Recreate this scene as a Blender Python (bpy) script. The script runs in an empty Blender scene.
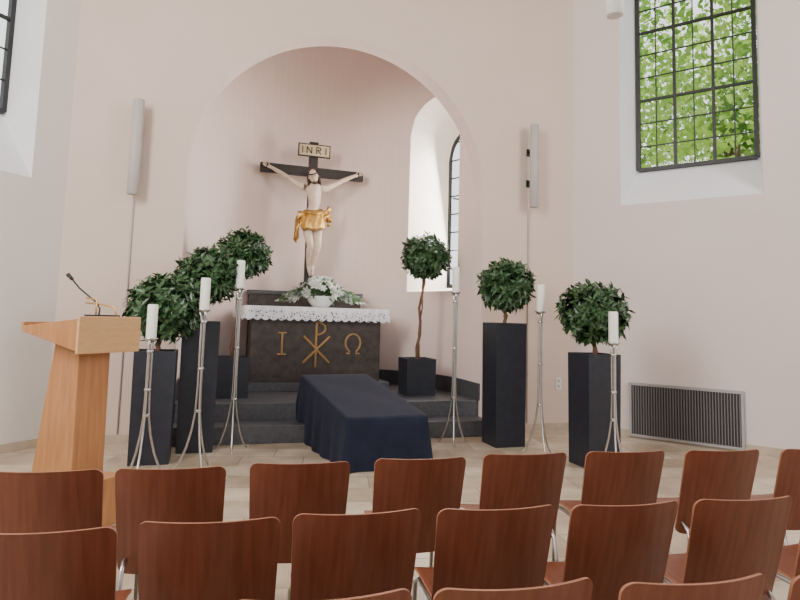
import bpy, math, random
from mathutils import Vector, Matrix, Euler
random.seed(7)
PSI = math.radians(17)
CP, SP = math.cos(PSI), math.sin(PSI)
def plan(x, y):            # survey axes (rotated 17 deg) -> room axes, metres
    return (x*CP + y*SP, -x*SP + y*CP)

# ---------------------------------------------------------------- materials
def new_mat(name):
    m = bpy.data.materials.new(name); m.use_nodes = True
    nt = m.node_tree
    return m, nt, nt.nodes["Principled BSDF"]
def mat(name, c1, c2=None, rough=.5, metal=0., scale=8., bump=0., stretch=(1,1,1), detail=4, spec=None, coat=0., sheen=0., bscale=None):
    m, nt, b = new_mat(name)
    b.inputs["Roughness"].default_value = rough
    b.inputs["Metallic"].default_value = metal
    if spec is not None: b.inputs["Specular IOR Level"].default_value = spec
    if coat: b.inputs["Coat Weight"].default_value = coat
    if sheen: b.inputs["Sheen Weight"].default_value = sheen
    tc = nt.nodes.new("ShaderNodeTexCoord"); mp = nt.nodes.new("ShaderNodeMapping")
    mp.inputs["Scale"].default_value = stretch
    nt.links.new(tc.outputs["Object"], mp.inputs["Vector"])
    n = nt.nodes.new("ShaderNodeTexNoise"); n.inputs["Scale"].default_value = scale; n.inputs["Detail"].default_value = detail
    nt.links.new(mp.outputs["Vector"], n.inputs["Vector"])
    r = nt.nodes.new("ShaderNodeValToRGB")
    c2 = c2 or c1
    r.color_ramp.elements[0].position = .3; r.color_ramp.elements[1].position = .7
    r.color_ramp.elements[0].color = (*c1, 1); r.color_ramp.elements[1].color = (*c2, 1)
    nt.links.new(n.outputs["Fac"], r.inputs["Fac"]); nt.links.new(r.outputs["Color"], b.inputs["Base Color"])
    if bump:
        bp = nt.nodes.new("ShaderNodeBump"); bp.inputs["Strength"].default_value = bump; bp.inputs["Distance"].default_value = .01
        src = n
        if bscale:
            src = nt.nodes.new("ShaderNodeTexNoise"); src.inputs["Scale"].default_value = bscale
            nt.links.new(tc.outputs["Object"], src.inputs["Vector"])
        nt.links.new(src.outputs["Fac"], bp.inputs["Height"]); nt.links.new(bp.outputs["Normal"], b.inputs["Normal"])
    return m
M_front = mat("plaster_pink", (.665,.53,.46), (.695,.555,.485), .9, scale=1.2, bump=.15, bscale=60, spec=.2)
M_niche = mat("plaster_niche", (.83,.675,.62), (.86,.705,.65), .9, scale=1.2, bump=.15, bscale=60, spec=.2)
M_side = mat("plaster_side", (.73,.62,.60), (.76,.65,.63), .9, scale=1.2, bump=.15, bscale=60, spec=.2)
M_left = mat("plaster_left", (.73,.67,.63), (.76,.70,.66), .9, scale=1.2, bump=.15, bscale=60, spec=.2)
M_reveal = mat("plaster_reveal", (.79,.79,.83), (.83,.83,.87), .85, scale=2, spec=.2)
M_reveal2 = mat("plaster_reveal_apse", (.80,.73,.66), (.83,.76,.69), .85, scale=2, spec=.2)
M_ceil = mat("ceiling_white", (.8,.77,.73), None, .9)
M_base = mat("skirting_stone", (.45,.36,.27), (.55,.45,.34), .6, scale=9)
M_step = mat("step_stone", (.055,.055,.063), (.09,.09,.10), .45, scale=25, bump=.1)
M_altar = mat("altar_stone", (.026,.017,.014), (.072,.052,.043), .5, scale=9, detail=8, bump=.2)
M_gold = mat("gilding", (.50,.27,.06), (.70,.42,.12), .42, .75, scale=20)
M_letter = mat("letter_gilding", (.36,.20,.07), (.46,.28,.12), .55, .3, scale=20)
M_cloth = mat("altar_linen", (.80,.80,.84), (.86,.86,.90), .85, scale=30)
M_velvet = mat("blue_cloth", (.004,.007,.021), (.009,.013,.034), .85, scale=5, bump=.2, sheen=.03, bscale=25, spec=.3)
M_planter = mat("planter_slate", (.010,.012,.020), (.017,.020,.031), .45, scale=12)
M_soil = mat("soil", (.03,.02,.012), (.06,.04,.02), .95, scale=40, bump=.5)
M_trunk = mat("trunk_bark", (.10,.045,.022), (.20,.10,.05), .8, scale=20, bump=.4, stretch=(1,1,.2))
M_leaf = mat("laurel_leaf", (.010,.040,.012), (.060,.135,.048), .36, scale=14, spec=.5)
M_shadecore = mat("laurel_shade_core", (.003,.008,.003), (.006,.014,.005), .8, scale=14)  # near-black green, paints the shade inside the foliage
M_chrome = mat("brushed_steel", (.50,.49,.48), (.60,.59,.58), .3, 1., scale=30)
M_wax = mat("candle_wax", (.86,.84,.78), None, .45)
M_wick = mat("wick", (.02,.02,.02), None, .9)
M_lect = mat("lectern_wood", (.36,.155,.058), (.47,.22,.09), .42, scale=5, stretch=(6,6,.6), detail=6)
M_lect2 = mat("lectern_wood_light", (.58,.34,.155), (.66,.40,.19), .42, scale=5, stretch=(2,2,8), detail=6)
M_chair = mat("chair_plywood", (.14,.038,.019), (.205,.064,.032), .36, scale=6, stretch=(9,1,.7), detail=7, spec=.4)
M_chairedge = mat("chair_ply_edge", (.30,.12,.065), (.36,.155,.085), .5, scale=20)
M_black = mat("black_metal", (.01,.01,.012), (.02,.02,.022), .45, scale=10)
M_crosswood = mat("cross_wood", (.012,.009,.008), (.03,.020,.015), .45, scale=10, stretch=(4,4,1))
M_skin = mat("painted_wood_skin", (.60,.44,.33), (.74,.60,.48), .5, scale=10)
M_hair = mat("painted_hair", (.05,.025,.012), (.10,.05,.025), .6, scale=40, bump=.6)
M_speaker = mat("speaker_grey", (.42,.38,.37), (.46,.42,.41), .5, scale=200)
M_cable = mat("conduit", (.50,.43,.39), None, .6)
M_white = mat("white_plastic", (.78,.78,.78), None, .4)
M_ceramic = mat("white_ceramic", (.82,.82,.80), None, .25)
M_petal = mat("white_petal", (.80,.82,.76), (.88,.88,.86), .6, scale=20)
M_green = mat("spray_green", (.06,.17,.05), (.16,.33,.12), .5, scale=14)
M_grille_dark = mat("grille_dark", (.03,.03,.032), None, .6)
M_grille = mat("grille_slats", (.20,.19,.19), None, .45, .4)
M_grframe = mat("grille_frame", (.42,.41,.42), None, .4, .6)
M_grass = mat("grass", (.08,.2,.03), (.15,.32,.06), .9, scale=3)
M_sign = mat("sign_board", (.55,.44,.26), (.64,.53,.34), .6, scale=10)

# translucent bright tree leaves
M_tree, nt, b = new_mat("tree_leaf")
n = nt.nodes.new("ShaderNodeTexNoise"); n.inputs["Scale"].default_value = 1.6
r = nt.nodes.new("ShaderNodeValToRGB"); r.color_ramp.elements[0].position=.38; r.color_ramp.elements[1].position=.62
r.color_ramp.elements[0].color=(.14,.33,.03,1); r.color_ramp.elements[1].color=(.70,.92,.22,1)
tl = nt.nodes.new("ShaderNodeBsdfTranslucent"); mx = nt.nodes.new("ShaderNodeMixShader"); mx.inputs[0].default_value=.5
nt.links.new(n.outputs["Fac"], r.inputs["Fac"]); nt.links.new(r.outputs["Color"], b.inputs["Base Color"]); nt.links.new(r.outputs["Color"], tl.inputs["Color"])
nt.links.new(b.outputs[0], mx.inputs[1]); nt.links.new(tl.outputs[0], mx.inputs[2]); nt.links.new(mx.outputs[0], nt.nodes["Material Output"].inputs[0])
# glass
M_glass, nt, b = new_mat("window_glass")
tr = nt.nodes.new("ShaderNodeBsdfTransparent"); gl = nt.nodes.new("ShaderNodeBsdfGlossy"); gl.inputs["Roughness"].default_value=.05
mx = nt.nodes.new("ShaderNodeMixShader"); mx.inputs[0].default_value=.04
nt.links.new(tr.outputs[0], mx.inputs[1]); nt.links.new(gl.outputs[0], mx.inputs[2]); nt.links.new(mx.outputs[0], nt.nodes["Material Output"].inputs[0])
# lace
M_lace, nt, b = new_mat("lace")
b.inputs["Base Color"].default_value=(.82,.82,.88,1); b.inputs["Roughness"].default_value=.9
tc = nt.nodes.new("ShaderNodeTexCoord"); v = nt.nodes.new("ShaderNodeTexVoronoi"); v.inputs["Scale"].default_value=30
nt.links.new(tc.outputs["Object"], v.inputs["Vector"])
r = nt.nodes.new("ShaderNodeValToRGB"); r.color_ramp.elements[0].position=.27; r.color_ramp.elements[1].position=.33
r.color_ramp.elements[0].color=(1,1,1,1); r.color_ramp.elements[1].color=(0,0,0,1)
nt.links.new(v.outputs["Distance"], r.inputs["Fac"])
tr = nt.nodes.new("ShaderNodeBsdfTransparent"); mx = nt.nodes.new("ShaderNodeMixShader")
nt.links.new(r.outputs["Color"], mx.inputs[0]); nt.links.new(b.outputs[0], mx.inputs[1]); nt.links.new(tr.outputs[0], mx.inputs[2]); nt.links.new(mx.outputs[0], nt.nodes["Material Output"].inputs[0])
# stone tile floor
M_floor, nt, b = new_mat("floor_stone_tiles")
tc = nt.nodes.new("ShaderNodeTexCoord"); mp = nt.nodes.new("ShaderNodeMapping"); mp.inputs["Rotation"].default_value=(0,0,.2)
br = nt.nodes.new("ShaderNodeTexBrick"); br.inputs["Scale"].default_value=1.0
br.inputs["Brick Width"].default_value=.62; br.inputs["Row Height"].default_value=.38; br.inputs["Mortar Size"].default_value=.005
br.inputs["Color1"].default_value=(.66,.56,.44,1); br.inputs["Color2"].default_value=(.47,.37,.27,1); br.inputs["Mortar"].default_value=(.34,.28,.22,1)
ns = nt.nodes.new("ShaderNodeTexNoise"); ns.inputs["Scale"].default_value=3; ns.inputs["Detail"].default_value=8
mc = nt.nodes.new("ShaderNodeMix"); mc.data_type='RGBA'; mc.blend_type='MULTIPLY'; mc.inputs[0].default_value=.6
rr = nt.nodes.new("ShaderNodeValToRGB"); rr.color_ramp.elements[0].position=.35; rr.color_ramp.elements[1].position=.65
rr.color_ramp.elements[0].color=(.62,.60,.56,1); rr.color_ramp.elements[1].color=(1.1,1.1,1.1,1)
nt.links.new(tc.outputs["Object"], mp.inputs["Vector"]); nt.links.new(mp.outputs["Vector"], br.inputs["Vector"]); nt.links.new(mp.outputs["Vector"], ns.inputs["Vector"])
nt.links.new(ns.outputs["Fac"], rr.inputs["Fac"]); nt.links.new(br.outputs["Color"], mc.inputs[6]); nt.links.new(rr.outputs["Color"], mc.inputs[7])
nt.links.new(mc.outputs[2], b.inputs["Base Color"]); b.inputs["Roughness"].default_value=.27

# ---------------------------------------------------------------- mesh builder
class MB:
    def __init__(s): s.v=[]; s.f=[]; s.m=[]; s.sm=[]; s.mats=[]
    def mi(s, m):
        if m not in s.mats: s.mats.append(m)
        return s.mats.index(m)
    def add(s, vs, fs, m, smooth=False, M=None):
        o=len(s.v); i=s.mi(m)
        for p in vs:
            p=Vector(p)
            if M is not None: p = M @ p
            s.v.append(tuple(p))
        for f in fs:
            s.f.append([o+k for k in f]); s.m.append(i); s.sm.append(smooth)
    def box(s, c, size, m, M=None, rot=None):
        hx,hy,hz=[a/2 for a in size]
        vs=[Vector((x,y,z)) for x in(-hx,hx) for y in(-hy,hy) for z in(-hz,hz)]
        if rot: R=Euler(rot).to_matrix(); vs=[R@p for p in vs]
        vs=[p+Vector(c) for p in vs]
        s.add(vs,[(0,1,3,2),(4,6,7,5),(0,4,5,1),(2,3,7,6),(0,2,6,4),(1,5,7,3)],m,False,M)
    def hexa(s, vs, m, M=None):   # 8 verts: bottom 4 ccw, top 4 ccw
        s.add(vs,[(3,2,1,0),(4,5,6,7),(0,1,5,4),(1,2,6,5),(2,3,7,6),(3,0,4,7)],m,False,M)
    def tube(s, pts, r, m, seg=8, M=None, smooth=True, flat=1.):
        pts=[Vector(p) for p in pts]; n=len(pts)
        rs = r if isinstance(r,(list,tuple)) else [r]*n
        vs=[]; prev=None
        for i,p in enumerate(pts):
            t=(pts[min(i+1,n-1)]-pts[max(i-1,0)]).normalized()
            if prev is None:
                a=Vector((0,0,1)) if abs(t.z)<.9 else Vector((0,1,0))
                u=t.cross(a).normalized()
            else:
                u=(prev - t*prev.dot(t)).normalized()
            prev=u; w=t.cross(u)
            for k in range(seg):
                an=2*math.pi*k/seg
                vs.append(p+u*math.cos(an)*rs[i]+w*math.sin(an)*rs[i]*flat)
        fs=[]
        for i in range(n-1):
            for k in range(seg):
                a=i*seg+k; b_=i*seg+(k+1)%seg
                fs.append((a,b_,b_+seg,a+seg))
        fs.append(tuple(range(seg))[::-1]); fs.append(tuple(range((n-1)*seg,n*seg)))
        s.add(vs,fs,m,smooth,M)
    def lathe(s, prof, m, c=(0,0,0), seg=24, M=None, sx=1, sy=1, smooth=True):
        vs=[]; fs=[]; n=len(prof)
        for (r,z) in prof:
            for k in range(seg):
                a=2*math.pi*k/seg
                vs.append((c[0]+r*math.cos(a)*sx,c[1]+r*math.sin(a)*sy,c[2]+z))
        for i in range(n-1):
            for k in range(seg):
                a=i*seg+k; b_=i*seg+(k+1)%seg
                fs.append((a,b_,b_+seg,a+seg))
        fs.append(tuple(range(seg))[::-1]); fs.append(tuple(range((n-1)*seg,n*seg)))
        s.add(vs,fs,m,smooth,M)
    def leaf(s, p, d, up, L, W, m, fold=.25, droop=0.):
        d=d.normalized(); side=d.cross(up)
        if side.length<1e-4: side=d.cross(Vector((1,0,0)))
        side.normalize(); nn=side.cross(d).normalized()
        mid=p+d*L*.5-nn*W*fold; tip=p+d*L-nn*droop*L
        l=p+d*L*.45-side*W; r_=p+d*L*.45+side*W
        s.add([p,l,mid,r_,tip],[(0,2,1),(0,3,2),(1,2,4),(2,3,4)],m,False)
    def mesh(s,name):
        me=bpy.data.meshes.new(name); me.from_pydata(s.v,[],s.f)
        for m in s.mats: me.materials.append(m)
        for p,i,sm in zip(me.polygons,s.m,s.sm): p.material_index=i; p.use_smooth=sm
        me.update(); return me
    def obj(s,name,loc=(0,0,0),rz=0.,bevel=0.,parent=None,me=None):
        o=bpy.data.objects.new(name, me or s.mesh(name)); bpy.context.collection.objects.link(o)
        o.location=loc; o.rotation_euler=(0,0,rz)
        if parent: o.parent=parent
        if bevel:
            b=o.modifiers.new("bevel","BEVEL"); b.width=bevel; b.segments=2; b.limit_method='ANGLE'
        return o
def empty(name,loc,rz=0):
    o=bpy.data.objects.new(name,None); bpy.context.collection.objects.link(o); o.location=loc; o.rotation_euler=(0,0,rz); return o
def rdir():
    while True:
        v=Vector((random.uniform(-1,1),random.uniform(-1,1),random.uniform(-1,1)))
        if .05<v.length<1: return v.normalized()

# ---------------------------------------------------------------- room shell
YW=7.4; XL=-1.63; XR=4.82; XC=1.52; RN=1.90; ZS=3.14; HC=7.2; YA=8.0
LA=3.2; Q=math.sqrt(.5)
AR=math.radians(53); RD=(math.cos(AR),-math.sin(AR)); RNn=(math.sin(AR),math.cos(AR))   # right angled wall
AL=math.radians(49); LD=(-math.cos(AL),-math.sin(AL)); LN=(-math.sin(AL),math.cos(AL))  # left angled wall
XSL=XL+LA*LD[0]; YSL=YW+LA*LD[1]
XSR=XR+LA*RD[0]; YSR=YW+LA*RD[1]; YB=-7.
# floor
mb=MB()
out=[(XL,YW),(XSL,YSL),(XSL,YB),(XSR,YB),(XSR,YSR),(XR,YW),(XR,YW+.3),(XC+RN,YW+.3)]
out+= [(XC+RN*math.cos(math.pi*k/24),YA+RN*math.sin(math.pi*k/24)) for k in range(25)]
out+= [(XC-RN,YW+.3),(XL,YW+.3)]
n=len(out)
mb.add([(x,y,0) for x,y in out]+[(x,y,-.2) for x,y in out],[tuple(range(n))[::-1],tuple(range(n,2*n))]+[(i,(i+1)%n,(i+1)%n+n,i+n) for i in range(n)],M_floor)
mb.obj("floor")
# front wall with arched opening
lp=[(XL,0),(XL,HC),(XR,HC),(XR,0),(XC+RN,0)]
lp+=[(XC+RN*math.cos(math.pi*k/48),ZS+RN*math.sin(math.pi*k/48)) for k in range(49)]
lp+=[(XC-RN,0)]
n=len(lp)
mb=MB()
mb.add([(x,YW,z) for x,z in lp]+[(x,YW+.3,z) for x,z in lp],[tuple(range(n))[::-1],tuple(range(n,2*n))],M_front)
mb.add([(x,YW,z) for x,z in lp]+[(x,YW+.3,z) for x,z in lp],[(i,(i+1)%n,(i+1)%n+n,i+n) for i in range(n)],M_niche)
mb.obj("wall_front")
# apse wall
mb=MB()
HA=6.9; T0,T1=math.radians(7),math.radians(41); TM=(T0+T1)/2; WO=.86
def apt(t): return Vector((XC+RN*math.cos(t),YA+RN*math.sin(t),0))
NW=16
ths=[k*T0/3 for k in range(3)]+[T0+(T1-T0)*k/NW for k in range(NW+1)]+[T1+(math.pi-T1)*k/40 for k in range(1,41)]
def ztop(t,spr=4.45,rise=.55):
    q=(t-TM)/((T1-T0)/2); return spr+rise*math.sqrt(max(0,1-q*q))
SILL=1.88
iw0=3
pts=[Vector((XC+RN,YW+.3,0))]+[apt(t) for t in ths]+[Vector((XC-RN,YW+.3,0))]
for i in range(len(pts)-1):
    a,b_=pts[i],pts[i+1]; k=i-1
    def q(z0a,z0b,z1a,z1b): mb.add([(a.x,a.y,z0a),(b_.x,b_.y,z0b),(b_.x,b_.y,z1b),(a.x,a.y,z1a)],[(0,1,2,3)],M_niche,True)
    if iw0<=k<iw0+NW:
        ta,tb=ths[k],ths[k+1]
        q(0,0,SILL,SILL); q(ztop(ta),ztop(tb),HA,HA)
    else: q(0,0,HA,HA)
ow=Vector((math.cos(TM),math.sin(TM),0))
cen=(apt(T0)+apt(T1))/2; tang=Vector((-math.sin(TM),math.cos(TM),0)); cw=(apt(T1)-apt(T0)).length/2
def opt(t): # outer (glass plane) point
    q_=(t-TM)/((T1-T0)/2); return cen+ow*WO+tang*cw*.86*q_
for k in range(NW):
    ta,tb=ths[iw0+k],ths[iw0+k+1]
    a,b_,c_,d_=apt(ta),apt(tb),opt(tb),opt(ta)
    za,zb,zc,zd=ztop(ta),ztop(tb),ztop(tb,4.15,.5),ztop(ta,4.15,.5)
    mb.add([(a.x,a.y,za),(b_.x,b_.y,zb),(c_.x,c_.y,zc),(d_.x,d_.y,zd)],[(0,1,2,3)],M_reveal2,True)
    mb.add([(a.x,a.y,SILL),(b_.x,b_.y,SILL),(c_.x,c_.y,SILL+.1),(d_.x,d_.y,SILL+.1)],[(3,2,1,0)],M_reveal2,True)
for t in (T0,T1):
    a,d_=apt(t),opt(t)
    mb.add([(a.x,a.y,SILL),(d_.x,d_.y,SILL+.1),(d_.x,d_.y,ztop(t,4.15,.5)),(a.x,a.y,ztop(t))],[(0,1,2,3)],M_reveal2)
ap=[(p.x,p.y,HA) for p in pts]
mb.add(ap,[tuple(range(len(ap)))],M_ceil)
mb.obj("wall_apse")
# window frame in apse (arched)
mb=MB()
def wp(q_,z,off=WO): p=cen+ow*off+tang*cw*.86*q_; return (p.x,p.y,z)
zt=lambda q_:4.15+.5*math.sqrt(max(0,1-q_*q_))
arc=[wp(-1,SILL+.1)]+[wp(-math.cos(math.pi*k/20),zt(-math.cos(math.pi*k/20))) for k in range(21)]+[wp(1,SILL+.1)]
mb.tube(arc,.035,M_black,6); mb.tube([wp(-1,SILL+.13),wp(1,SILL+.13)],.035,M_black,6)
for q_ in (-.5,0,.5): mb.tube([wp(q_,SILL+.1),wp(q_,zt(q_))],.018 if q_ else .024,M_black,6)
z=SILL+.42
while z<4.5:
    e=1 if z<4.15 else math.sqrt(max(0,1-((z-4.15)/.5)**2)); mb.tube([wp(-e,z),wp(e,z)],.012,M_black,6); z+=.31
gp=[wp(-1,SILL+.1,WO+.01)]+[wp(-math.cos(math.pi*k/20),zt(-math.cos(math.pi*k/20)),WO+.01) for k in range(21)]+[wp(1,SILL+.1,WO+.01)]
mb.add(gp,[tuple(range(len(gp)))],M_glass)
mb.obj("window_3")

def wall_win(name,P0,d,nrm,L,T,inn,outr,m):
    mb=MB()
    def P(s,z,nn): return (P0[0]+d[0]*s+nrm[0]*nn, P0[1]+d[1]*s+nrm[1]*nn, z)
    for (h,nn) in ((inn,0),(outr,T)):
        s0,s1,z0,z1=h
        vs=[P(0,0,nn),P(L,0,nn),P(L,HC,nn),P(0,HC,nn),P(s0,z0,nn),P(s1,z0,nn),P(s1,z1,nn),P(s0,z1,nn)]
        mb.add(vs,[(0,1,5,4),(1,2,6,5),(2,3,7,6),(3,0,4,7)],m)
    a=[P(inn[i],inn[j],0) for i,j in((0,2),(1,2),(1,3),(0,3))]
    b_=[P(outr[i],outr[j],T) for i,j in((0,2),(1,2),(1,3),(0,3))]
    mb.add(a+b_,[(i,(i+1)%4,(i+1)%4+4,i+4) for i in range(4)],M_reveal)
    c=[P(0,0,0),P(L,0,0),P(L,HC,0),P(0,HC,0),P(0,0,T),P(L,0,T),P(L,HC,T),P(0,HC,T)]
    mb.add(c,[(i,(i+1)%4,(i+1)%4+4,i+4) for i in range(4)],m)
    mb.obj(name)
def win(name,P0,d,nrm,dep,s0,s1,z0,z1,nc,nr,tc_,tr_):
    mb=MB(); ang=math.atan2(d[1],d[0])
    def P(s,z,nn=dep): return Vector((P0[0]+d[0]*s+nrm[0]*nn, P0[1]+d[1]*s+nrm[1]*nn, z))
    def bar(sa,za,sb,zb,w,t):
        c=(P(sa,za)+P(sb,zb))/2
        size=(w if sa==sb else abs(sb-sa), t, w if za==zb else abs(zb-za))
        R=Matrix.Translation(c)@Matrix.Rotation(ang,4,'Z'); mb.box((0,0,0),size,M_black,M=R)
    for s in (s0,s1): bar(s,z0,s,z1,.05,.06)
    for z in (z0,z1): bar(s0,z,s1,z,.05,.06)
    for k in range(1,nc):
        s=s0+(s1-s0)*k/nc; bar(s,z0,s,z1,.036 if k%tc_==0 else .014,.04 if k%tc_==0 else .02)
    for k in range(1,nr):
        z=z0+(z1-z0)*k/nr; bar(s0,z,s1,z,.032 if k%tr_==0 else .014,.042 if k%tr_==0 else .022)
    mb.add([P(s0,z0,dep+.03),P(s1,z0,dep+.03),P(s1,z1,dep+.03),P(s0,z1,dep+.03)],[(0,1,2,3)],M_glass)
    mb.obj(name)
wall_win("wall_right_angled",(XR,YW),RD,RNn,LA,.45,(.66,2.33,3.06,6.7),(.78,2.27,3.62,6.6),M_side)
win("window_1",(XR,YW),RD,RNn,.40,.80,2.24,3.61,6.6,6,9,2,3)
wall_win("wall_left_angled",(XL,YW),LD,LN,LA,.45,(.40,2.05,2.81,6.7),(.50,1.90,3.55,6.6),M_left)
win("window_2",(XL,YW),LD,LN,.40,.51,1.88,3.53,6.6,6,9,2,3)
# nave side walls with tall windows
wall_win("wall_right",(XSR,YSR),(0,-1),(1,0),YSR-YB,.45,(2.2,4.2,2.6,6.6),(2.4,4.0,2.9,6.5),M_side)
win("window_4",(XSR,YSR),(0,-1),(1,0),.40,2.4,4.0,2.9,6.5,6,9,2,3)
wall_win("wall_left",(XSL,YSL),(0,-1),(-1,0),YSL-YB,.45,(2.2,4.2,2.6,6.6),(2.4,4.0,2.9,6.5),M_left)
win("window_5",(XSL,YSL),(0,-1),(-1,0),.40,2.4,4.0,2.9,6.5,6,9,2,3)
mb=MB(); c=[(XL,YW+.3),(XL,YW),(XSL,YSL),(XSL,YB),(XSR,YB),(XSR,YSR),(XR,YW),(XR,YW+.3)]; n=len(c)
mb.add([(x,y,HC) for x,y in c]+[(x,y,HC+.2) for x,y in c],[tuple(range(n)),tuple(range(n,2*n))[::-1]]+[(i,(i+1)%n,(i+1)%n+n,i+n) for i in range(n)],M_ceil)
mb.obj("ceiling")
# skirting
def skirt(name,a,b_,h=.09,t=.02,z0=0,m=M_base):
    a=Vector((*a,0)); b_=Vector((*b_,0)); d=b_-a; mb=MB()
    nn=Vector((-d.y,d.x,0)).normalized()*t
    if nn.dot(Vector((1.5,3,0))-a)<0: nn=-nn
    vs=[a,b_,b_+nn,a+nn]; mb.hexa([(p.x,p.y,z0) for p in vs]+[(p.x,p.y,z0+h) for p in vs],m); mb.obj(name)
skirt("baseboard_front_left",(XC-RN,YW),(XL,YW))
skirt("baseboard_front_right",(XR,YW),(XC+RN,YW))
skirt("baseboard_left",(XL,YW),(XSL,YSL))
skirt("baseboard_right",(XSR,YSR),(XR,YW))
# apse dado
mb=MB(); pr=[Vector((XC+RN,YW+.02,0))]+[apt(math.pi*k/32) for k in range(33)]+[Vector((XC-RN,YW+.02,0))]
for i in range(len(pr)-1):
    a,b_=pr[i],pr[i+1]
    def inn(p): q_=Vector((XC,min(p.y,YA),0)); d=(q_-p).normalized(); return p+d*.02
    ai,bi=inn(a),inn(b_)
    mb.hexa([(a.x,a.y,.4),(b_.x,b_.y,.4),(bi.x,bi.y,.4),(ai.x,ai.y,.4),(a.x,a.y,.62),(b_.x,b_.y,.62),(bi.x,bi.y,.62),(ai.x,ai.y,.62)],M_step)
mb.obj("baseboard_apse")
# steps
mb=MB()
mb.box((XC,7.275,.1),(2*RN-.02,.35,.2),M_step)
o=[(XC+RN-.005,7.45)]+[(XC+(RN-.005)*math.cos(math.pi*k/32),YA+(RN-.005)*math.sin(math.pi*k/32)) for k in range(33)]+[(XC-RN+.005,7.45)]
n=len(o)
mb.add([(x,y,0) for x,y in o]+[(x,y,.4) for x,y in o],[tuple(range(n))[::-1],tuple(range(n,2*n))]+[(i,(i+1)%n,(i+1)%n+n,i+n) for i in range(n)],M_step)
mb.obj("altar_steps",bevel=.008)

# ---------------------------------------------------------------- altar
AX=1.45
mb=MB()
mb.box((AX,8.98,.46),(2.1,.86,.12),M_step)
mb.box((AX,9.0,1.02),(1.86,.66,1.0),M_altar)
mb.box((AX,9.0,1.50),(1.98,.74,.06),M_altar)
yf=8.668
def L_(pts,r=.014): mb.tube([(AX+x,yf,z) for x,z in pts],r,M_letter,6)
L_([(-.50,.90),(-.50,1.20)],.018); L_([(-.56,.90),(-.44,.90)]); L_([(-.56,1.20),(-.44,1.20)])
L_([(-.20,.78),(.18,1.16)],.02); L_([(.18,.78),(-.20,1.16)],.02); L_([(-.02,.72),(-.02,1.36)],.02)
L_([(-.02,1.36)]+[(-.02+.13*math.sin(a),1.27+.09*math.cos(a)) for a in [math.pi*k/10 for k in range(1,10)]]+[(-.02,1.18)],.018)
L_([(.42,.92),(.47,.92)]+[(.52+.11*math.sin(a),1.07+.13*math.cos(a)) for a in [math.radians(210+k*15) for k in range(21)]]+[(.57,.92),(.62,.92)],.016)
mb.obj("altar",bevel=.006)
# cloth
mb=MB()
hx,hy=1.03,.40; cx,cy=AX,9.0; zt_=1.575
mb.box((cx,cy,zt_-.018),(2*hx,2*hy,.03),M_cloth)
per=[]
def seg_(a,b_,n):
    for k in range(n): per.append((a[0]+(b_[0]-a[0])*k/n,a[1]+(b_[1]-a[1])*k/n))
seg_((-hx,-hy),(hx,-hy),110); seg_((hx,-hy),(hx,hy),42); seg_((hx,hy),(-hx,hy),110); seg_((-hx,hy),(-hx,-hy),42)
n=len(per); vs=[]
for (j,dz,e) in ((0,0,.0),(1,-.06,.012),(2,-.14,.02),(3,-.19,.02)):
    for i,(x,y) in enumerate(per):
        w=math.sin(i*.9)*e*.7
        ox=(1 if x>hx-1e-3 else -1 if x<-hx+1e-3 else 0); oy=(1 if y>hy-1e-3 else -1 if y<-hy+1e-3 else 0)
        z=dz if j<3 else dz+.03*abs(math.sin(i*math.pi/6))*-1+.02
        vs.append((cx+x+ox*(e+w+.004),cy+y+oy*(e+w+.004),zt_-.003+z))
mb.add(vs,[(j*n+i,j*n+(i+1)%n,(j+1)*n+(i+1)%n,(j+1)*n+i) for j in range(1) for i in range(n)],M_cloth,True)
mb.add(vs,[(j*n+i,j*n+(i+1)%n,(j+1)*n+(i+1)%n,(j+1)*n+i) for j in range(1,3) for i in range(n)],M_lace,True)
mb.obj("altar_cloth")
# gradine
mb=MB()
mb.box((1.38,9.53,1.08),(1.74,.16,1.36),M_altar); mb.box((1.38,9.53,1.79),(1.80,.20,.06),M_step)
mb.obj("altar_gradine",bevel=.006)

# ---------------------------------------------------------------- crucifix
CX,CY=1.41,9.53
cru=empty("crucifix",(CX,CY,0),math.radians(2))
mb=MB()
mb.box((0,0,1.85),(.34,.18,.06),M_crosswood); mb.box((0,0,1.92),(.24,.15,.1),M_crosswood)
mb.box((0,0,3.05),(.14,.08,2.36),M_crosswood); mb.box((0,0,3.74),(1.66,.082,.15),M_crosswood)
mb.obj("cross",parent=cru,bevel=.006)
mb=MB(); mb.box((0,-.055,4.08),(.52,.025,.21),M_crosswood); mb.box((0,-.07,4.08),(.48,.012,.17),M_sign)
def S_(x0,z0,x1,z1): mb.tube([(x0,-.078,4.08+z0),(x1,-.078,4.08+z1)],.0085,M_black,4)
h_=.055
S_(-.19,-h_,-.19,h_)
S_(-.12,-h_,-.12,h_); S_(-.12,h_,-.045,-h_); S_(-.045,-h_,-.045,h_)
S_(.035,-h_,.035,h_); S_(.035,h_,.10,h_*.85); S_(.10,h_*.85,.10,.01); S_(.10,.01,.035,0); S_(.055,0,.11,-h_)
S_(.185,-h_,.185,h_)
mb.obj("titulus_sign",parent=cru)
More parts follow.
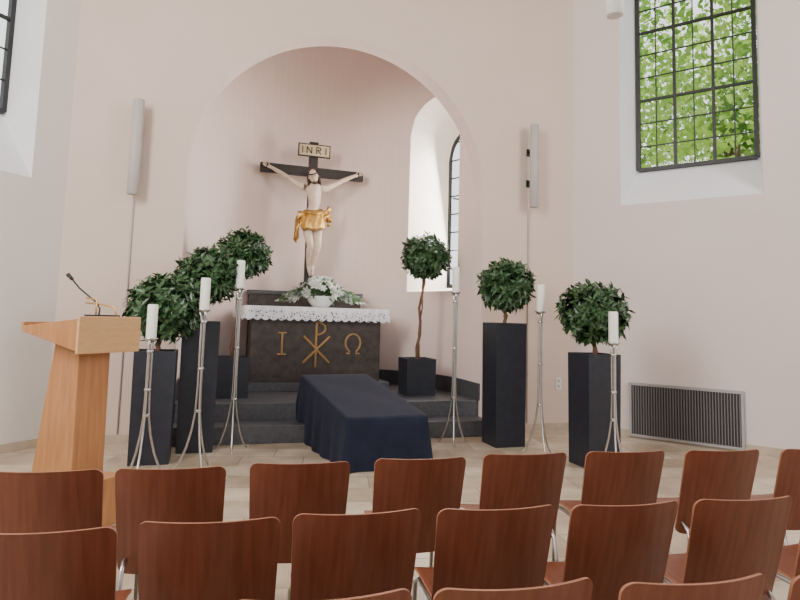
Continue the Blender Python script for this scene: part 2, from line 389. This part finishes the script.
# figure
V=[];E=[];R=[]
def jv(p,r,par=None):
    V.append((p[0],p[1],p[2]-.03)); R.append(r)
    if par is not None: E.append((par,len(V)-1))
    return len(V)-1
pel=jv((0,-.14,2.99),(.12,.095))
wa=jv((.015,-.15,3.15),(.098,.08),pel); rib=jv((.015,-.18,3.28),(.13,.10),wa); ch=jv((.005,-.18,3.40),(.155,.10),rib)
nb=jv((0,-.165,3.49),(.075,.065),ch); nk=jv((-.01,-.19,3.56),(.048,.048),nb); 
for sgn in(-1,1):
    sh=jv((sgn*.17,-.15,3.48),(.064,.062),nb); ua=jv((sgn*.30,-.125,3.555),(.049,.049),sh); el=jv((sgn*.43,-.11,3.635),(.040,.040),ua)
    fa=jv((sgn*.53,-.10,3.69),(.038,.038),el); wr=jv((sgn*.66,-.08,3.76),(.023,.027),fa); jv((sgn*.73,-.075,3.785),(.018,.032),wr)
    hp=jv((sgn*.075,-.14,2.90),(.10,.095),pel); th=jv((sgn*.075,-.20,2.75),(.085,.085),hp)
    kn=jv((sgn*.055+.02,-.27,2.57),(.056,.06),th); ca=jv((sgn*.045+.01,-.21,2.44),(.056,.06),kn)
    an=jv((sgn*.025,-.12 -(.03 if sgn>0 else 0),2.25),(.033,.035),ca); ft=jv((sgn*.018,-.15-(.04 if sgn>0 else 0),2.18),(.038,.03),an); jv((sgn*.01,-.20-(.05 if sgn>0 else 0),2.09),(.036,.018),ft)
me=bpy.data.meshes.new("body"); me.from_pydata(V,E,[]); me.materials.append(M_skin)
bo=bpy.data.objects.new("christ_figure_body",me); bpy.context.collection.objects.link(bo); bo.parent=cru
sk=bo.modifiers.new("skin","SKIN"); sk.use_smooth_shade=True
for i,r_ in enumerate(R): me.skin_vertices[0].data[i].radius=r_
me.skin_vertices[0].data[0].use_root=True
ss=bo.modifiers.new("sub","SUBSURF"); ss.levels=2; ss.render_levels=2
mb=MB()
for sgn in(-1,1):
    for k,(dz,L) in enumerate(((.026,.06),(.010,.07),(-.006,.066),(-.02,.05))):
        b0=Vector((sgn*.745,-.08,3.79+dz*.9)); mb.tube([b0,b0+Vector((sgn*L*.5,-.012,.008)),b0+Vector((sgn*L*.85,-.035,.004))],[.009,.008,.006],M_skin,6)
    b0=Vector((sgn*.70,-.085,3.80)); mb.tube([b0,b0+Vector((sgn*.02,-.02,.03)),b0+Vector((sgn*.045,-.03,.045))],[.011,.009,.007],M_skin,6)
    mb.tube([(sgn*.715,-.12,3.785),(sgn*.715,-.04,3.785)],.006,M_black,6)
mb.tube([(.005,-.27,2.17),(.005,-.05,2.17)],.007,M_black,6)
HM=Matrix.Translation((-.03,-.225,3.65))@Euler((math.radians(28),math.radians(-16),math.radians(-8))).to_matrix().to_4x4()
hv=[];hf=[];NS,NR=20,14
for i in range(NR+1):
    ph=math.pi*i/NR; z=math.cos(ph); rr_=math.sin(ph)
    for k in range(NS):
        a=2*math.pi*k/NS; x=rr_*math.cos(a); y=rr_*math.sin(a)
        wz=1-.22*max(0,-z); X=x*.074*wz; Y=y*.092*wz; Z=z*.118
        if y<0 and abs(x)<.25 and -.25<z<.15: Y-=.018*(1-abs(x)/.25)*(1-abs(z+.1)/.3 if abs(z+.1)<.3 else 0)
        if y<0 and .1<abs(x)<.5 and .05<z<.25: Y+=.008
        hv.append((X,Y,Z))
for i in range(NR):
    for k in range(NS):
        a=i*NS+k;b_=i*NS+(k+1)%NS; hf.append((a,a+NS,b_+NS,b_))
mb.add(hv,hf,M_skin,True,HM)
for sgn in(-1,1):
    mb.lathe([(.001,-.006),(.009,0),(.001,.006)],M_black,(sgn*.028,-.083,.012),8,HM)
    mb.tube([(sgn*.045,-.078,.03),(sgn*.028,-.09,.036),(sgn*.012,-.092,.03)],.004,M_hair,5,HM)
    mb.lathe([(.002,-.02),(.012,0),(.004,.022)],M_skin,(sgn*.075,0,-.005),8,HM)
mb.tube([(0,-.09,.02),(0,-.106,-.012),(0,-.096,-.022)],[.007,.012,.008],M_skin,6,HM)
mb.tube([(-.022,-.085,-.05),(0,-.094,-.047),(.022,-.085,-.05)],.005,M_hair,5,HM)
mb.lathe([(.01,-.06),(.03,-.035),(.042,0),(.038,.02)],M_hair,(0,-.045,-.09),12,HM)
mb.lathe([(.082,-.06),(.088,.0),(.084,.06),(.062,.10),(.02,.128)],M_hair,(0,.030,.0),18,HM,sx=.93,sy=1)
for k in range(16):
    a=math.radians(-5+k*190/15); x=.08*math.cos(a); y=.02+.085*math.sin(a)
    mb.tube([(x,y,.02),(x*1.12,y-.01,-.06),(x*1.1+random.uniform(-.01,.01),y-.03,-.14),(x*.95,y-.05,-.19)],[.02,.02,.016,.005],M_hair,6,HM)
for j in range(3):
    mb.tube([(.088*math.cos(a)+.0,.0+.098*math.sin(a),.065+.008*math.sin(a*5+j*2)) for a in [2*math.pi*k/24 for k in range(25)]],.006,M_crosswood,5,HM)
mb.obj("head_and_hands",(0,0,-.03),parent=cru)
# loincloth
mb=MB(); NS=48; vs=[]; prof=[(3.13,.125),(3.09,.145),(3.03,.165),(2.96,.175),(2.90,.175),(2.85,.17),(2.81,.155)]
for j,(z,rr_) in enumerate(prof):
    for k in range(NS):
        a=2*math.pi*k/NS; w=1+.06*math.sin(a*9+j*.9)+.03*math.sin(a*17-j)
        vs.append((rr_*w*math.cos(a)*1.02, -.155-.012*j+rr_*w*.72*math.sin(a)-.0, z+.03*math.sin(a+.6)+(.02*math.sin(a*5) if j==6 else 0)))
mb.add(vs,[(j*NS+k,j*NS+(k+1)%NS,(j+1)*NS+(k+1)%NS,(j+1)*NS+k) for j in range(len(prof)-1) for k in range(NS)],M_gold,True)
def ribbon(path,widths,ph):
    vs=[];n=len(path);m_=6
    for i,(p,w) in enumerate(zip(path,widths)):
        for k in range(m_+1):
            t=k/m_-.5
            vs.append((p[0]+.03*math.sin(k*2.3+i+ph),p[1]+.03*math.sin(k*1.9+ph+i*.8),p[2]+t*w))
    mb.add(vs,[(i*(m_+1)+k,i*(m_+1)+k+1,(i+1)*(m_+1)+k+1,(i+1)*(m_+1)+k) for i in range(n-1) for k in range(m_)],M_gold,True)
ribbon([(.10,-.22,3.02),(.17,-.24,3.03),(.22,-.22,3.09),(.25,-.2,3.07),(.24,-.18,2.98),(.27,-.16,2.93)],[.12,.17,.22,.24,.2,.12],0)
ribbon([(-.10,-.22,3.00),(-.17,-.24,2.98),(-.22,-.22,2.94),(-.25,-.2,2.86),(-.24,-.2,2.74),(-.27,-.18,2.66)],[.14,.21,.28,.30,.24,.16],2)
for k in range(5):
    mb.tube([(-.15+.03*k*.5,-.26,3.07-.05*k),(0,-.30,3.04-.05*k-.01*k),(.15,-.25,3.08-.055*k)],.016,M_gold,6)
lo=mb.obj("loincloth",(0,0,-.02),parent=cru); so=lo.modifiers.new("s","SOLIDIFY"); so.thickness=.008

# ---------------------------------------------------------------- flowers on altar
mb=MB(); fx,fy,fz=1.52,8.92,1.578
mb.lathe([(.10,0),(.12,.01),(.17,.06),(.21,.13),(.22,.16),(.20,.16),(.15,.10)],M_ceramic,(fx,fy,fz),28)
C0=Vector((fx,fy,fz+.15))
for k in range(420):
    a=random.uniform(0,2*math.pi); el=random.uniform(-.1,1.3)
    d=Vector((math.cos(a)*math.cos(el)*1.4,math.sin(a)*math.cos(el)*.75,math.sin(el)))
    p=C0+Vector((d.x*.18,d.y*.18,d.z*.14))*random.uniform(.4,1.3)
    mb.leaf(p,d+rdir()*.5,Vector((0,0,1)),random.uniform(.09,.2),random.uniform(.012,.028),M_green,droop=random.uniform(0,.4))
for k in range(34):     # trailing fronds
    a=random.choice([0,math.pi])+random.uniform(-.45,.45); L=random.uniform(.40,.66); pp=[]
    for j in range(7):
        t=j/6; pp.append(C0+Vector((math.cos(a)*L*t,math.sin(a)*L*.6*t,.16*math.sin(t*2.2)+.02-.20*t*t)))
    mb.tube(pp,.003,M_green,4)
    for j in range(1,7):
        for s_ in(-1,1):
            d=(pp[j]-pp[j-1]).normalized(); sd=d.cross(Vector((0,0,1)))*s_
            mb.leaf(pp[j],d+sd*.9+Vector((0,0,random.uniform(-.2,.4))),Vector((0,0,1)),.075,.016,M_green if random.random()<.6 else M_petal)
def flower(p,ax,R_):
    ax=ax.normalized(); u=ax.orthogonal().normalized(); w=ax.cross(u)
    for ring,(nn,tilt,sc) in enumerate(((6,.25,1),(5,.8,.8),(4,1.6,.55))):
        for k in range(nn):
            a=2*math.pi*k/nn+ring*.5
            d=u*math.cos(a)+w*math.sin(a)+ax*tilt
            mb.leaf(p,d,ax,R_*sc,R_*.32,M_petal,fold=.3)
for k in range(44):
    a=random.uniform(0,2*math.pi); el=random.uniform(.0,1.45)
    d=Vector((math.cos(a)*math.cos(el),math.sin(a)*math.cos(el),math.sin(el)))
    flower(C0+Vector((d.x*.32,d.y*.20,d.z*.27)),d,random.uniform(.065,.11))
for k in range(16):
    a=random.choice([0,math.pi])+random.uniform(-.5,.5); L=random.uniform(.33,.52)
    flower(C0+Vector((math.cos(a)*L,math.sin(a)*L*.5,random.uniform(-.06,.10))),Vector((math.cos(a),-.6,.8)),.065)
mb.obj("altar_flower_arrangement")

# ---------------------------------------------------------------- laurel trees
def laurel(x,y,z0,w,h,ballz,Rb,seed,dx=0.,sz=1.0):
    random.seed(seed)
    mb=MB(); t=.02
    hb=w/2*.96; ht=w/2
    mb.hexa([(-hb,-hb,0),(hb,-hb,0),(hb,hb,0),(-hb,hb,0),(-ht,-ht,h-.05),(ht,-ht,h-.05),(ht,ht,h-.05),(-ht,ht,h-.05)],M_planter)
    for (cx_,cy_,sx_,sy_) in ((0,-ht+t/2,2*ht,t),(0,ht-t/2,2*ht,t),(-ht+t/2,0,t,2*ht-2*t),(ht-t/2,0,t,2*ht-2*t)):
        mb.box((cx_,cy_,h-.025),(sx_,sy_,.05),M_planter)
    mb.box((0,0,h-.04),(2*ht-2*t,2*ht-2*t,.03),M_soil)
    zc=ballz-z0
    tw=[(.02*math.sin(k*1.7+seed)+dx*(k/8)**1.3,.015*math.cos(k*2.1+seed),h-.04+(zc-h+.04)*k/8) for k in range(9)]; tw[0]=(0,0,h-.05)
    mb.tube(tw,[.024-.001*k for k in range(9)],M_trunk,8)
    tw2=[(p[0]-.03*math.sin(k*1.7+seed)+.008,-p[1],p[2]) for k,p in enumerate(tw)]; mb.tube(tw2,.012,M_trunk,6)
    c=Vector((dx,0,zc))
    for k in range(14):
        d=rdir(); d.z=abs(d.z)*.6-.1; mb.tube([c-Vector((0,0,Rb*.5)),c+d*Rb*.4,c+d*Rb*.85],[.012,.008,.004],M_trunk,5)
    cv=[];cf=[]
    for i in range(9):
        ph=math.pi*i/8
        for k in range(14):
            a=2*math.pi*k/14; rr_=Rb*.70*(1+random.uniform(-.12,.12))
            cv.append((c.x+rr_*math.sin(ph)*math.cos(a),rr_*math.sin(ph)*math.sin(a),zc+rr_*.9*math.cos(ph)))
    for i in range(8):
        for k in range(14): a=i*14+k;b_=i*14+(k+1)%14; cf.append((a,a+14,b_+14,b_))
    mb.add(cv,cf,M_shadecore)  # added dark inner ball, blocks light passing through the leaves
    for k in range(270):
        d=rdir(); rad=Rb*random.uniform(.78,1.0)
        if random.random()<.12: rad*=1.08
        p=c+Vector((d.x*rad*1.03,d.y*rad*1.03,d.z*rad*.90))
        ax=(d+Vector((0,0,.35))+rdir()*.3).normalized(); u=ax.orthogonal().normalized(); w_=ax.cross(u)
        for j in range(9):
            a=j*2.4+random.random(); el=random.uniform(.15,.9)
            ld=(u*math.cos(a)+w_*math.sin(a))+ax*el
            mb.leaf(p-ax*.012*j,ld,ax,random.uniform(.075,.115)*sz,random.uniform(.017,.025)*sz,M_leaf,fold=.3,droop=random.uniform(0,.2))
    mb.obj("potted_laurel_tree",(x,y,z0))
for (a,z0,w,h,bz,Rb,sd,isplan,dx) in (
    ((-2.38,6.05),0,.38,1.07,1.50,.37,1,1,.06),
    ((-2.13,6.60),0,.38,1.36,1.86,.33,2,1,.03),
    ((.27,8.12),.4,.42,.50,2.23,.35,3,0,.08),
    ((2.78,8.14),.4,.42,.50,2.34,.35,4,0,.09),
    ((1.28,7.33),0,.39,1.43,1.88,.34,5,1,.02),
    ((2.06,6.40),0,.38,1.14,1.57,.36,6,1,0.)):
    x,y=plan(*a) if isplan else a
    laurel(x,y,z0,w,h,bz,Rb,sd,dx)
random.seed(11)
# ---------------------------------------------------------------- candle stands
def stand(x,y,H,rz):
    mb=MB(); zc=H-.32
    for k in range(3):
        a=2*math.pi*k/3; c,s_=math.cos(a),math.sin(a)
        prof=[(.195,.012),(.18,.014),(.14,.07),(.09,.20),(.05,.36),(.026,.52),(.018,.75),(.018,zc-.10),(.024,zc-.05),(.04,zc-.01)]
        mb.tube([(r_*c,r_*s_,z) for r_,z in prof],.0105,M_chrome,8)
        mb.lathe([(.014,0),(.016,.006),(.012,.014)],M_chrome,(.195*c,.195*s_,0),10)
    for z in (.52,zc*.62,zc-.12): mb.lathe([(.026,0),(.030,.006),(.030,.02),(.026,.026)],M_chrome,(0,0,z),14)
    mb.lathe([(.012,-.03),(.03,-.015),(.058,0),(.062,.012),(.050,.014)],M_chrome,(0,0,zc),20)
    mb.lathe([(.044,.01),(.045,.02),(.045,.30),(.040,.312),(.01,.310)],M_wax,(0,0,zc),20)
    mb.tube([(0,0,zc+.305),(.002,0,zc+.325)],.0025,M_wick,5)
    mb.obj("candle_stand",(x,y,0),rz)
for (a,H,rz) in (((-2.205,5.45),1.52,.3),((-1.85,5.78),1.79,.9),((-1.74,6.60),2.04,.5),((.68,7.26),2.09,.2),((1.60,6.83),1.88,.4),((2.10,5.93),1.58,.1)):
    x,y=plan(*a); stand(x,y,H,rz)

# ---------------------------------------------------------------- draped bier
mb=MB(); ang=math.radians(7); BX,BY=1.695,5.73; W=.43; L=1.78; CR=.05
loop=[]
def arcpts(cx_,cy_,a0,n=6):
    for k in range(n+1):
        a=a0+math.pi/2*k/n; loop.append((cx_+CR*math.cos(a),cy_+CR*math.sin(a),math.cos(a),math.sin(a)))
def line(x0,y0,x1,y1,nx,ny,n):
    for k in range(1,n): loop.append((x0+(x1-x0)*k/n,y0+(y1-y0)*k/n,nx,ny))
arcpts(-W+CR,CR,math.pi); line(-W+CR,0,W-CR,0,0,-1,26); arcpts(W-CR,CR,-math.pi/2); line(W,CR,W,L-CR,1,0,60)
arcpts(W-CR,L-CR,0); line(W-CR,L,-W+CR,L,0,1,26); arcpts(-W+CR,L-CR,math.pi/2); line(-W,L-CR,-W,CR,-1,0,60)
n=len(loop)
ca,sa=math.cos(ang),math.sin(ang)
def wxy(x,y): return (BX+x*ca-y*sa, BY+x*sa+y*ca)
def gz(x,y):
    Y=wxy(x,y)[1]
    return .008 if Y<7.06 else (.21 if Y<7.42 else .41)
def topz(y): return .49+.140*y
vs=[];fs=[]
rings=[('t',s_) for s_ in (.03,.25,.5,.75,.92)]
rings+= [('e',0),('e',1)]+[('s',k/7) for k in range(1,8)]
for kind,v_ in rings:
    for i,(x,y,nx,ny) in enumerate(loop):
        if kind=='t': X,Y=x*v_, L/2+(y-L/2)*v_; Z=topz(Y)+.006*math.sin(X*7+Y*4)*(v_>.1)*(1-v_)*2
        elif kind=='e':
            X,Y=(x*.985,L/2+(y-L/2)*.985) if v_==0 else (x,y); Z=topz(Y)-(.002 if v_==0 else .018)
        else:
            f_=v_; cornr=(abs(nx)*abs(ny))*2
            amp=.014*f_; fold=amp*math.sin(i*.55)+amp*.6*math.sin(i*.23+1)+.035*f_*cornr
            off=.012*f_+fold+.018*f_
            X,Y=x+nx*off,y+ny*off; zt2=topz(y)-.018; g=gz(X,Y); Z=zt2+(g-zt2)*f_
        wx,wy=wxy(X,Y); vs.append((wx,wy,Z))
nr=len(rings)
for j in range(nr-1):
    for i in range(n): fs.append((j*n+i,(j+1)*n+i,(j+1)*n+(i+1)%n,j*n+(i+1)%n))
fs.append(tuple(range(n)))
mb.add(vs,fs,M_velvet,True)
mb.obj("draped_bier")

# ---------------------------------------------------------------- lectern
lx,ly=plan(-2.26,4.35)
lec=empty("lectern",(lx,ly,0),math.radians(50))
mb=MB()
mb.hexa([(-.13,-.17,.06),(.13,-.17,.06),(.13,.26,.06),(-.13,.26,.06),(-.13,-.15,1.20),(.13,-.15,1.20),(.13,.08,1.26),(-.13,.08,1.26)],M_lect)
mb.box((0,.02,.03),(.38,.62,.06),M_lect)
mb.box((0,-.28,.16),(.26,.16,.32),M_lect)
mb.hexa([(-.25,-.27,1.17),(.25,-.27,1.17),(.25,.28,1.29),(-.25,.28,1.29),(-.25,-.27,1.39),(.25,-.27,1.39),(.25,.28,1.325),(-.25,.28,1.325)],M_lect)
mb.box((0,-.28,1.28),(.52,.02,.25),M_lect2)
mb.box((0,.27,1.335),(.50,.02,.04),M_lect)
mb.obj("lectern_body",parent=lec,bevel=.005)
mb=MB()
mb.box((.03,-.16,1.40),(.20,.12,.03),M_black)
mb.tube([(0,-.16,1.41),(.0,-.165,1.46),(-.0,-.13,1.50),(.0,.05,1.60),(.0,.15,1.68)],.006,M_black,6)
mb.tube([(0,.13,1.665),(0,.18,1.70)],[.011,.016],M_black,10)
mb.tube([(.10,-.22,1.40),(.10,-.20,1.47),(.10,-.05,1.49),(.1,.10,1.50)],.006,M_gold,6)
mb.tube([(-.06,-.2,1.40),(-.06,-.2,1.52),(-.06,-.10,1.53)],.006,M_gold,6)
mb.obj("microphone",parent=lec)

# ---------------------------------------------------------------- chairs
def chair_mesh(W):
    mb=MB()
    def panel(fn,wf,vlist,th,nrm,nu=14):
        vs=[];nv=len(vlist)
        for side in(0,1):
            for v in vlist:
                hw=wf(v)
                for k in range(nu+1):
                    u=-1+2*k/nu; p=Vector(fn(u*hw,v)); q=Vector(nrm(u,v))*th*side; vs.append(p+q)
        N=nv*(nu+1); fs=[];rim=[]
        for j in range(nv-1):
            for k in range(nu):
                a=j*(nu+1)+k; fs.append((a,a+1,a+nu+2,a+nu+1)); fs.append((N+a,N+a+nu+1,N+a+nu+2,N+a+1))
        b_=[k for k in range(nu+1)]+[j*(nu+1)+nu for j in range(1,nv)]+[(nv-1)*(nu+1)+k for k in range(nu-1,-1,-1)]+[j*(nu+1) for j in range(nv-2,0,-1)]
        for i in range(len(b_)):
            a,c=b_[i],b_[(i+1)%len(b_)]; rim.append((a,a+N,c+N,c))
        mb.add(vs,fs,M_chair,True); mb.add(vs,rim,M_chairedge,False)
    r=.035; z0,z1=.35,.81
    vl=[0]+[r*(1-math.cos(a)) for a in [math.pi/2*k/6 for k in range(1,7)]]
    H=z1-z0
    vb=sorted(set(round(v,5) for v in [v for v in vl]+[.1,.16,.22,.28,.34]+[H-v for v in vl]))
    def wf(v):
        w=W/2*(.94+.06*v/H)
        e=min(v,H-v)
        if e<r: w-= r-math.sqrt(max(0,r*r-(r-e)**2))
        return w
    panel(lambda x,v:(x,.045*(x/(W/2))**2-.10*(v/H)**1.3-.02 + .03*(1-v/H)**3, z0+v), wf, vb, .010, lambda u,v:(0,1,0))
    D=.36; vs_=sorted(set([round(v,5) for v in vl]+[.1,.16,.22,.28]+[round(D-v,5) for v in vl]))
    def wf2(v):
        w=W/2*(.82+.03*v/D); e=min(v,D-v)
        if e<r: w-= r-math.sqrt(max(0,r*r-(r-e)**2))
        return w
    panel(lambda x,v:(x,.045+v,.42+.012*(x/(W/2))**2 -.03*max(0,(v-.28)/.08)**2+ .015*(v/D)),wf2,vs_,.012,lambda u,v:(0,0,1))
    s=W/2-.035
    for g in(-1,1):
        mb.tube([(g*s,-.10,.0),(g*s,-.055,.2),(g*s*.96,-.02,.38),(g*s*.96,.02,.412),(g*s*.96,.32,.417),(g*s,.36,.39),(g*s,.39,.0)],.010,M_chrome,8)
        mb.lathe([(.013,0),(.014,.012),(.010,.02)],M_black,(g*s,-.10,0),10); mb.lathe([(.013,0),(.014,.012),(.010,.02)],M_black,(g*s,.39,0),10)
        mb.tube([(g*s*.7,.06,.412),(g*s*.7,.01,.43),(g*s*.7,-.005,.56)],.007,M_chrome,6)
    for y in (.08,.30): mb.tube([(-s*.96,y,.41),(s*.96,y,.41)],.008,M_chrome,8)
    return mb.mesh("chair_mesh")
cm={'A':chair_mesh(.44),'B':chair_mesh(.435),'C':chair_mesh(.425)}
rows={'A':[(-1.38,2.46),(-.91,2.56),(-.395,2.71),(.14,2.86),(.66,3.02),(1.20,3.14),(1.75,3.24),(2.31,3.35)],
      'B':[(-1.02,1.81),(-.555,1.94),(-.10,2.06),(.38,2.15),(.86,2.24),(1.355,2.35),(1.86,2.47)],
      'C':[(-.64,1.35),(-.14,1.45),(.325,1.54),(.80,1.60),(1.28,1.68)]}
random.seed(3)
for k,l in rows.items():
    for (a,b_) in l:
        x,y=plan(a,b_); o=bpy.data.objects.new("stacking_chair",cm[k]); bpy.context.collection.objects.link(o)
        o.location=(x,y+.10,.006 if k!='A' else 0); o.rotation_euler=(0,0,math.radians(-5+random.uniform(-1.5,1.5)))
        o.location.z=0

# ---------------------------------------------------------------- speakers, conduits
def speaker(x,z0,z1):
    mb=MB(); zc=(z0+z1)/2; h=z1-z0
    mb.lathe([(.05,-h/2),(.062,-h/2+.01),(.062,h/2-.01),(.05,h/2)],M_speaker,(0,-.16,zc),20,sy=.8)
    for k in range(2):
        z=zc+(.22 if k else -.22); mb.box((0,-.05,z),(.03,.10,.03),M_black); mb.box((0,-.008,z),(.07,.014,.10),M_black)
    mb.box((0,-.105,zc),(.05,.03,h*.92),M_black)
    mb.tube([(0,-.10,z0+.1),(0,-.03,z0-.02),(0,-.012,z0-.12),(0,-.012,.1)],.009,M_cable,6)
    mb.obj("column_speaker",(x,YW,0))
speaker(-.93,2.74,3.84); speaker(4.10,3.0,4.16)
# wall socket
mb=MB(); mb.box((4.58,YW-.006,.62),(.085,.012,.16),M_white); 
for dz in(-.037,.037): mb.tube([(4.58,YW-.013,.62+dz),(4.58,YW-.011,.62+dz)],.022,M_cable,12)
mb.obj("wall_socket")
# ---------------------------------------------------------------- wall grille
s0,s1=.76,2.07
def RP(s,z,nn): return (XR+RD[0]*s-RNn[0]*nn, YW+RD[1]*s-RNn[1]*nn, z)
mb=MB(); ang_=-AR
def rb(sa,sb,za,zb,na,nb,m):
    c=RP((sa+sb)/2,(za+zb)/2,(na+nb)/2); mb.box((0,0,0),(sb-sa,nb-na,zb-za),m,M=Matrix.Translation(c)@Matrix.Rotation(ang_,4,'Z'))
z0,z1=.02,.70
rb(s0,s1,z0,z1,.022,.03,M_grille_dark)
rb(s0,s1,z0,z0+.03,.022,.055,M_grframe); rb(s0,s1,z1-.03,z1,.003,.055,M_grframe); rb(s0,s0+.03,z0,z1,.022,.055,M_grframe); rb(s1-.03,s1,z0,z1,.022,.055,M_grframe)
k=s0+.045
while k<s1-.04: rb(k,k+.012,z0+.03,z1-.03,.03,.048,M_grille); k+=.032
mb.obj("wall_heating_grille")
# ---------------------------------------------------------------- pendant lamp
px,py=plan(1.62,4.5)
mb=MB(); mb.lathe([(.055,0),(.066,.004),(.066,.45),(.05,.46),(.012,.47)],M_white,(0,0,3.84),24); mb.tube([(0,0,4.30),(0,0,HC-.002)],.004,M_black,5)
mb.lathe([(.05,HC-.04),(.05,HC-.001)],M_white,(0,0,0),16)
mb.obj("pendant_lamp",(px,py,0))

# ---------------------------------------------------------------- outdoors
mb=MB(); mb.add([(-30,-30,-.4),(40,-30,-.4),(40,40,-.4),(-30,40,-.4)],[(0,1,2,3)],M_grass); mb.obj("ground_lawn")
def tree(x,y,H,Rb,nl,sd):
    random.seed(sd); mb=MB(); base=-.4
    mb.tube([(0,0,base),(.1,0,H*.3),(0,.1,H*.6)],[.22,.17,.1],M_trunk,10)
    for k in range(16):
        d=rdir(); d.z=abs(d.z)*.7; c=Vector((0,0,H*.4)); mb.tube([c,c+d*Rb*.6,c+d*Rb*1.1],[.09,.05,.02],M_trunk,6)
    for k in range(nl):
        d=rdir(); p=Vector((0,0,H*.6))+Vector((d.x*Rb,d.y*Rb,d.z*H*.42))*(random.random()**.45)
        mb.leaf(p,rdir(),rdir(),random.uniform(.12,.22),random.uniform(.04,.08),M_tree)
    mb.obj("garden_tree",(x,y,0))
tree(10.4,10.0,9.5,2.9,9000,21); tree(14.0,8.0,11,3.2,7000,22); tree(9.0,13.8,10.5,3.0,6000,23)

# ---------------------------------------------------------------- light
w=bpy.data.worlds.new("sky"); bpy.context.scene.world=w; w.use_nodes=True
bg=w.node_tree.nodes["Background"]; bg.inputs[0].default_value=(.95,.97,1,1); bg.inputs[1].default_value=1.95
def area(name,loc,target,sx,sy,power,col):
    l=bpy.data.lights.new(name,'AREA'); l.shape='RECTANGLE'; l.size=sx; l.size_y=sy; l.energy=power; l.color=col
    o=bpy.data.objects.new(name,l); bpy.context.collection.objects.link(o); o.location=loc
    o.rotation_euler=(Vector(target)-Vector(loc)).to_track_quat('-Z','Y').to_euler()
area("nave_window_light_right",(XSR-.1,YSR-3.2,4.6),(1.5,7,2.),1.6,3.4,200,(1,.97,.93))
area("nave_window_light_left",(XSL+.1,YSL-3.2,4.6),(2.4,7,2.),1.6,3.4,420,(1,.97,.93))
p=cen+ow*.75; area("apse_window_light",(p.x,p.y,3.2),(p.x-ow.x*2,p.y-ow.y*2,2.8),.8,2.2,130,(1,.98,.96))

# ---------------------------------------------------------------- camera
cam=bpy.data.cameras.new("camera"); co=bpy.data.objects.new("camera",cam); bpy.context.collection.objects.link(co)
cam.sensor_width=36; cam.lens=27.2; cam.shift_y=-.05; cam.clip_start=.05
co.matrix_world=Matrix.Translation((0,0,1.45))@Matrix.Rotation(-PSI,4,'Z')@Matrix.Rotation(math.radians(90+5.5),4,'X')@Matrix.Rotation(math.radians(1.6),4,'Z')
bpy.context.scene.camera=co
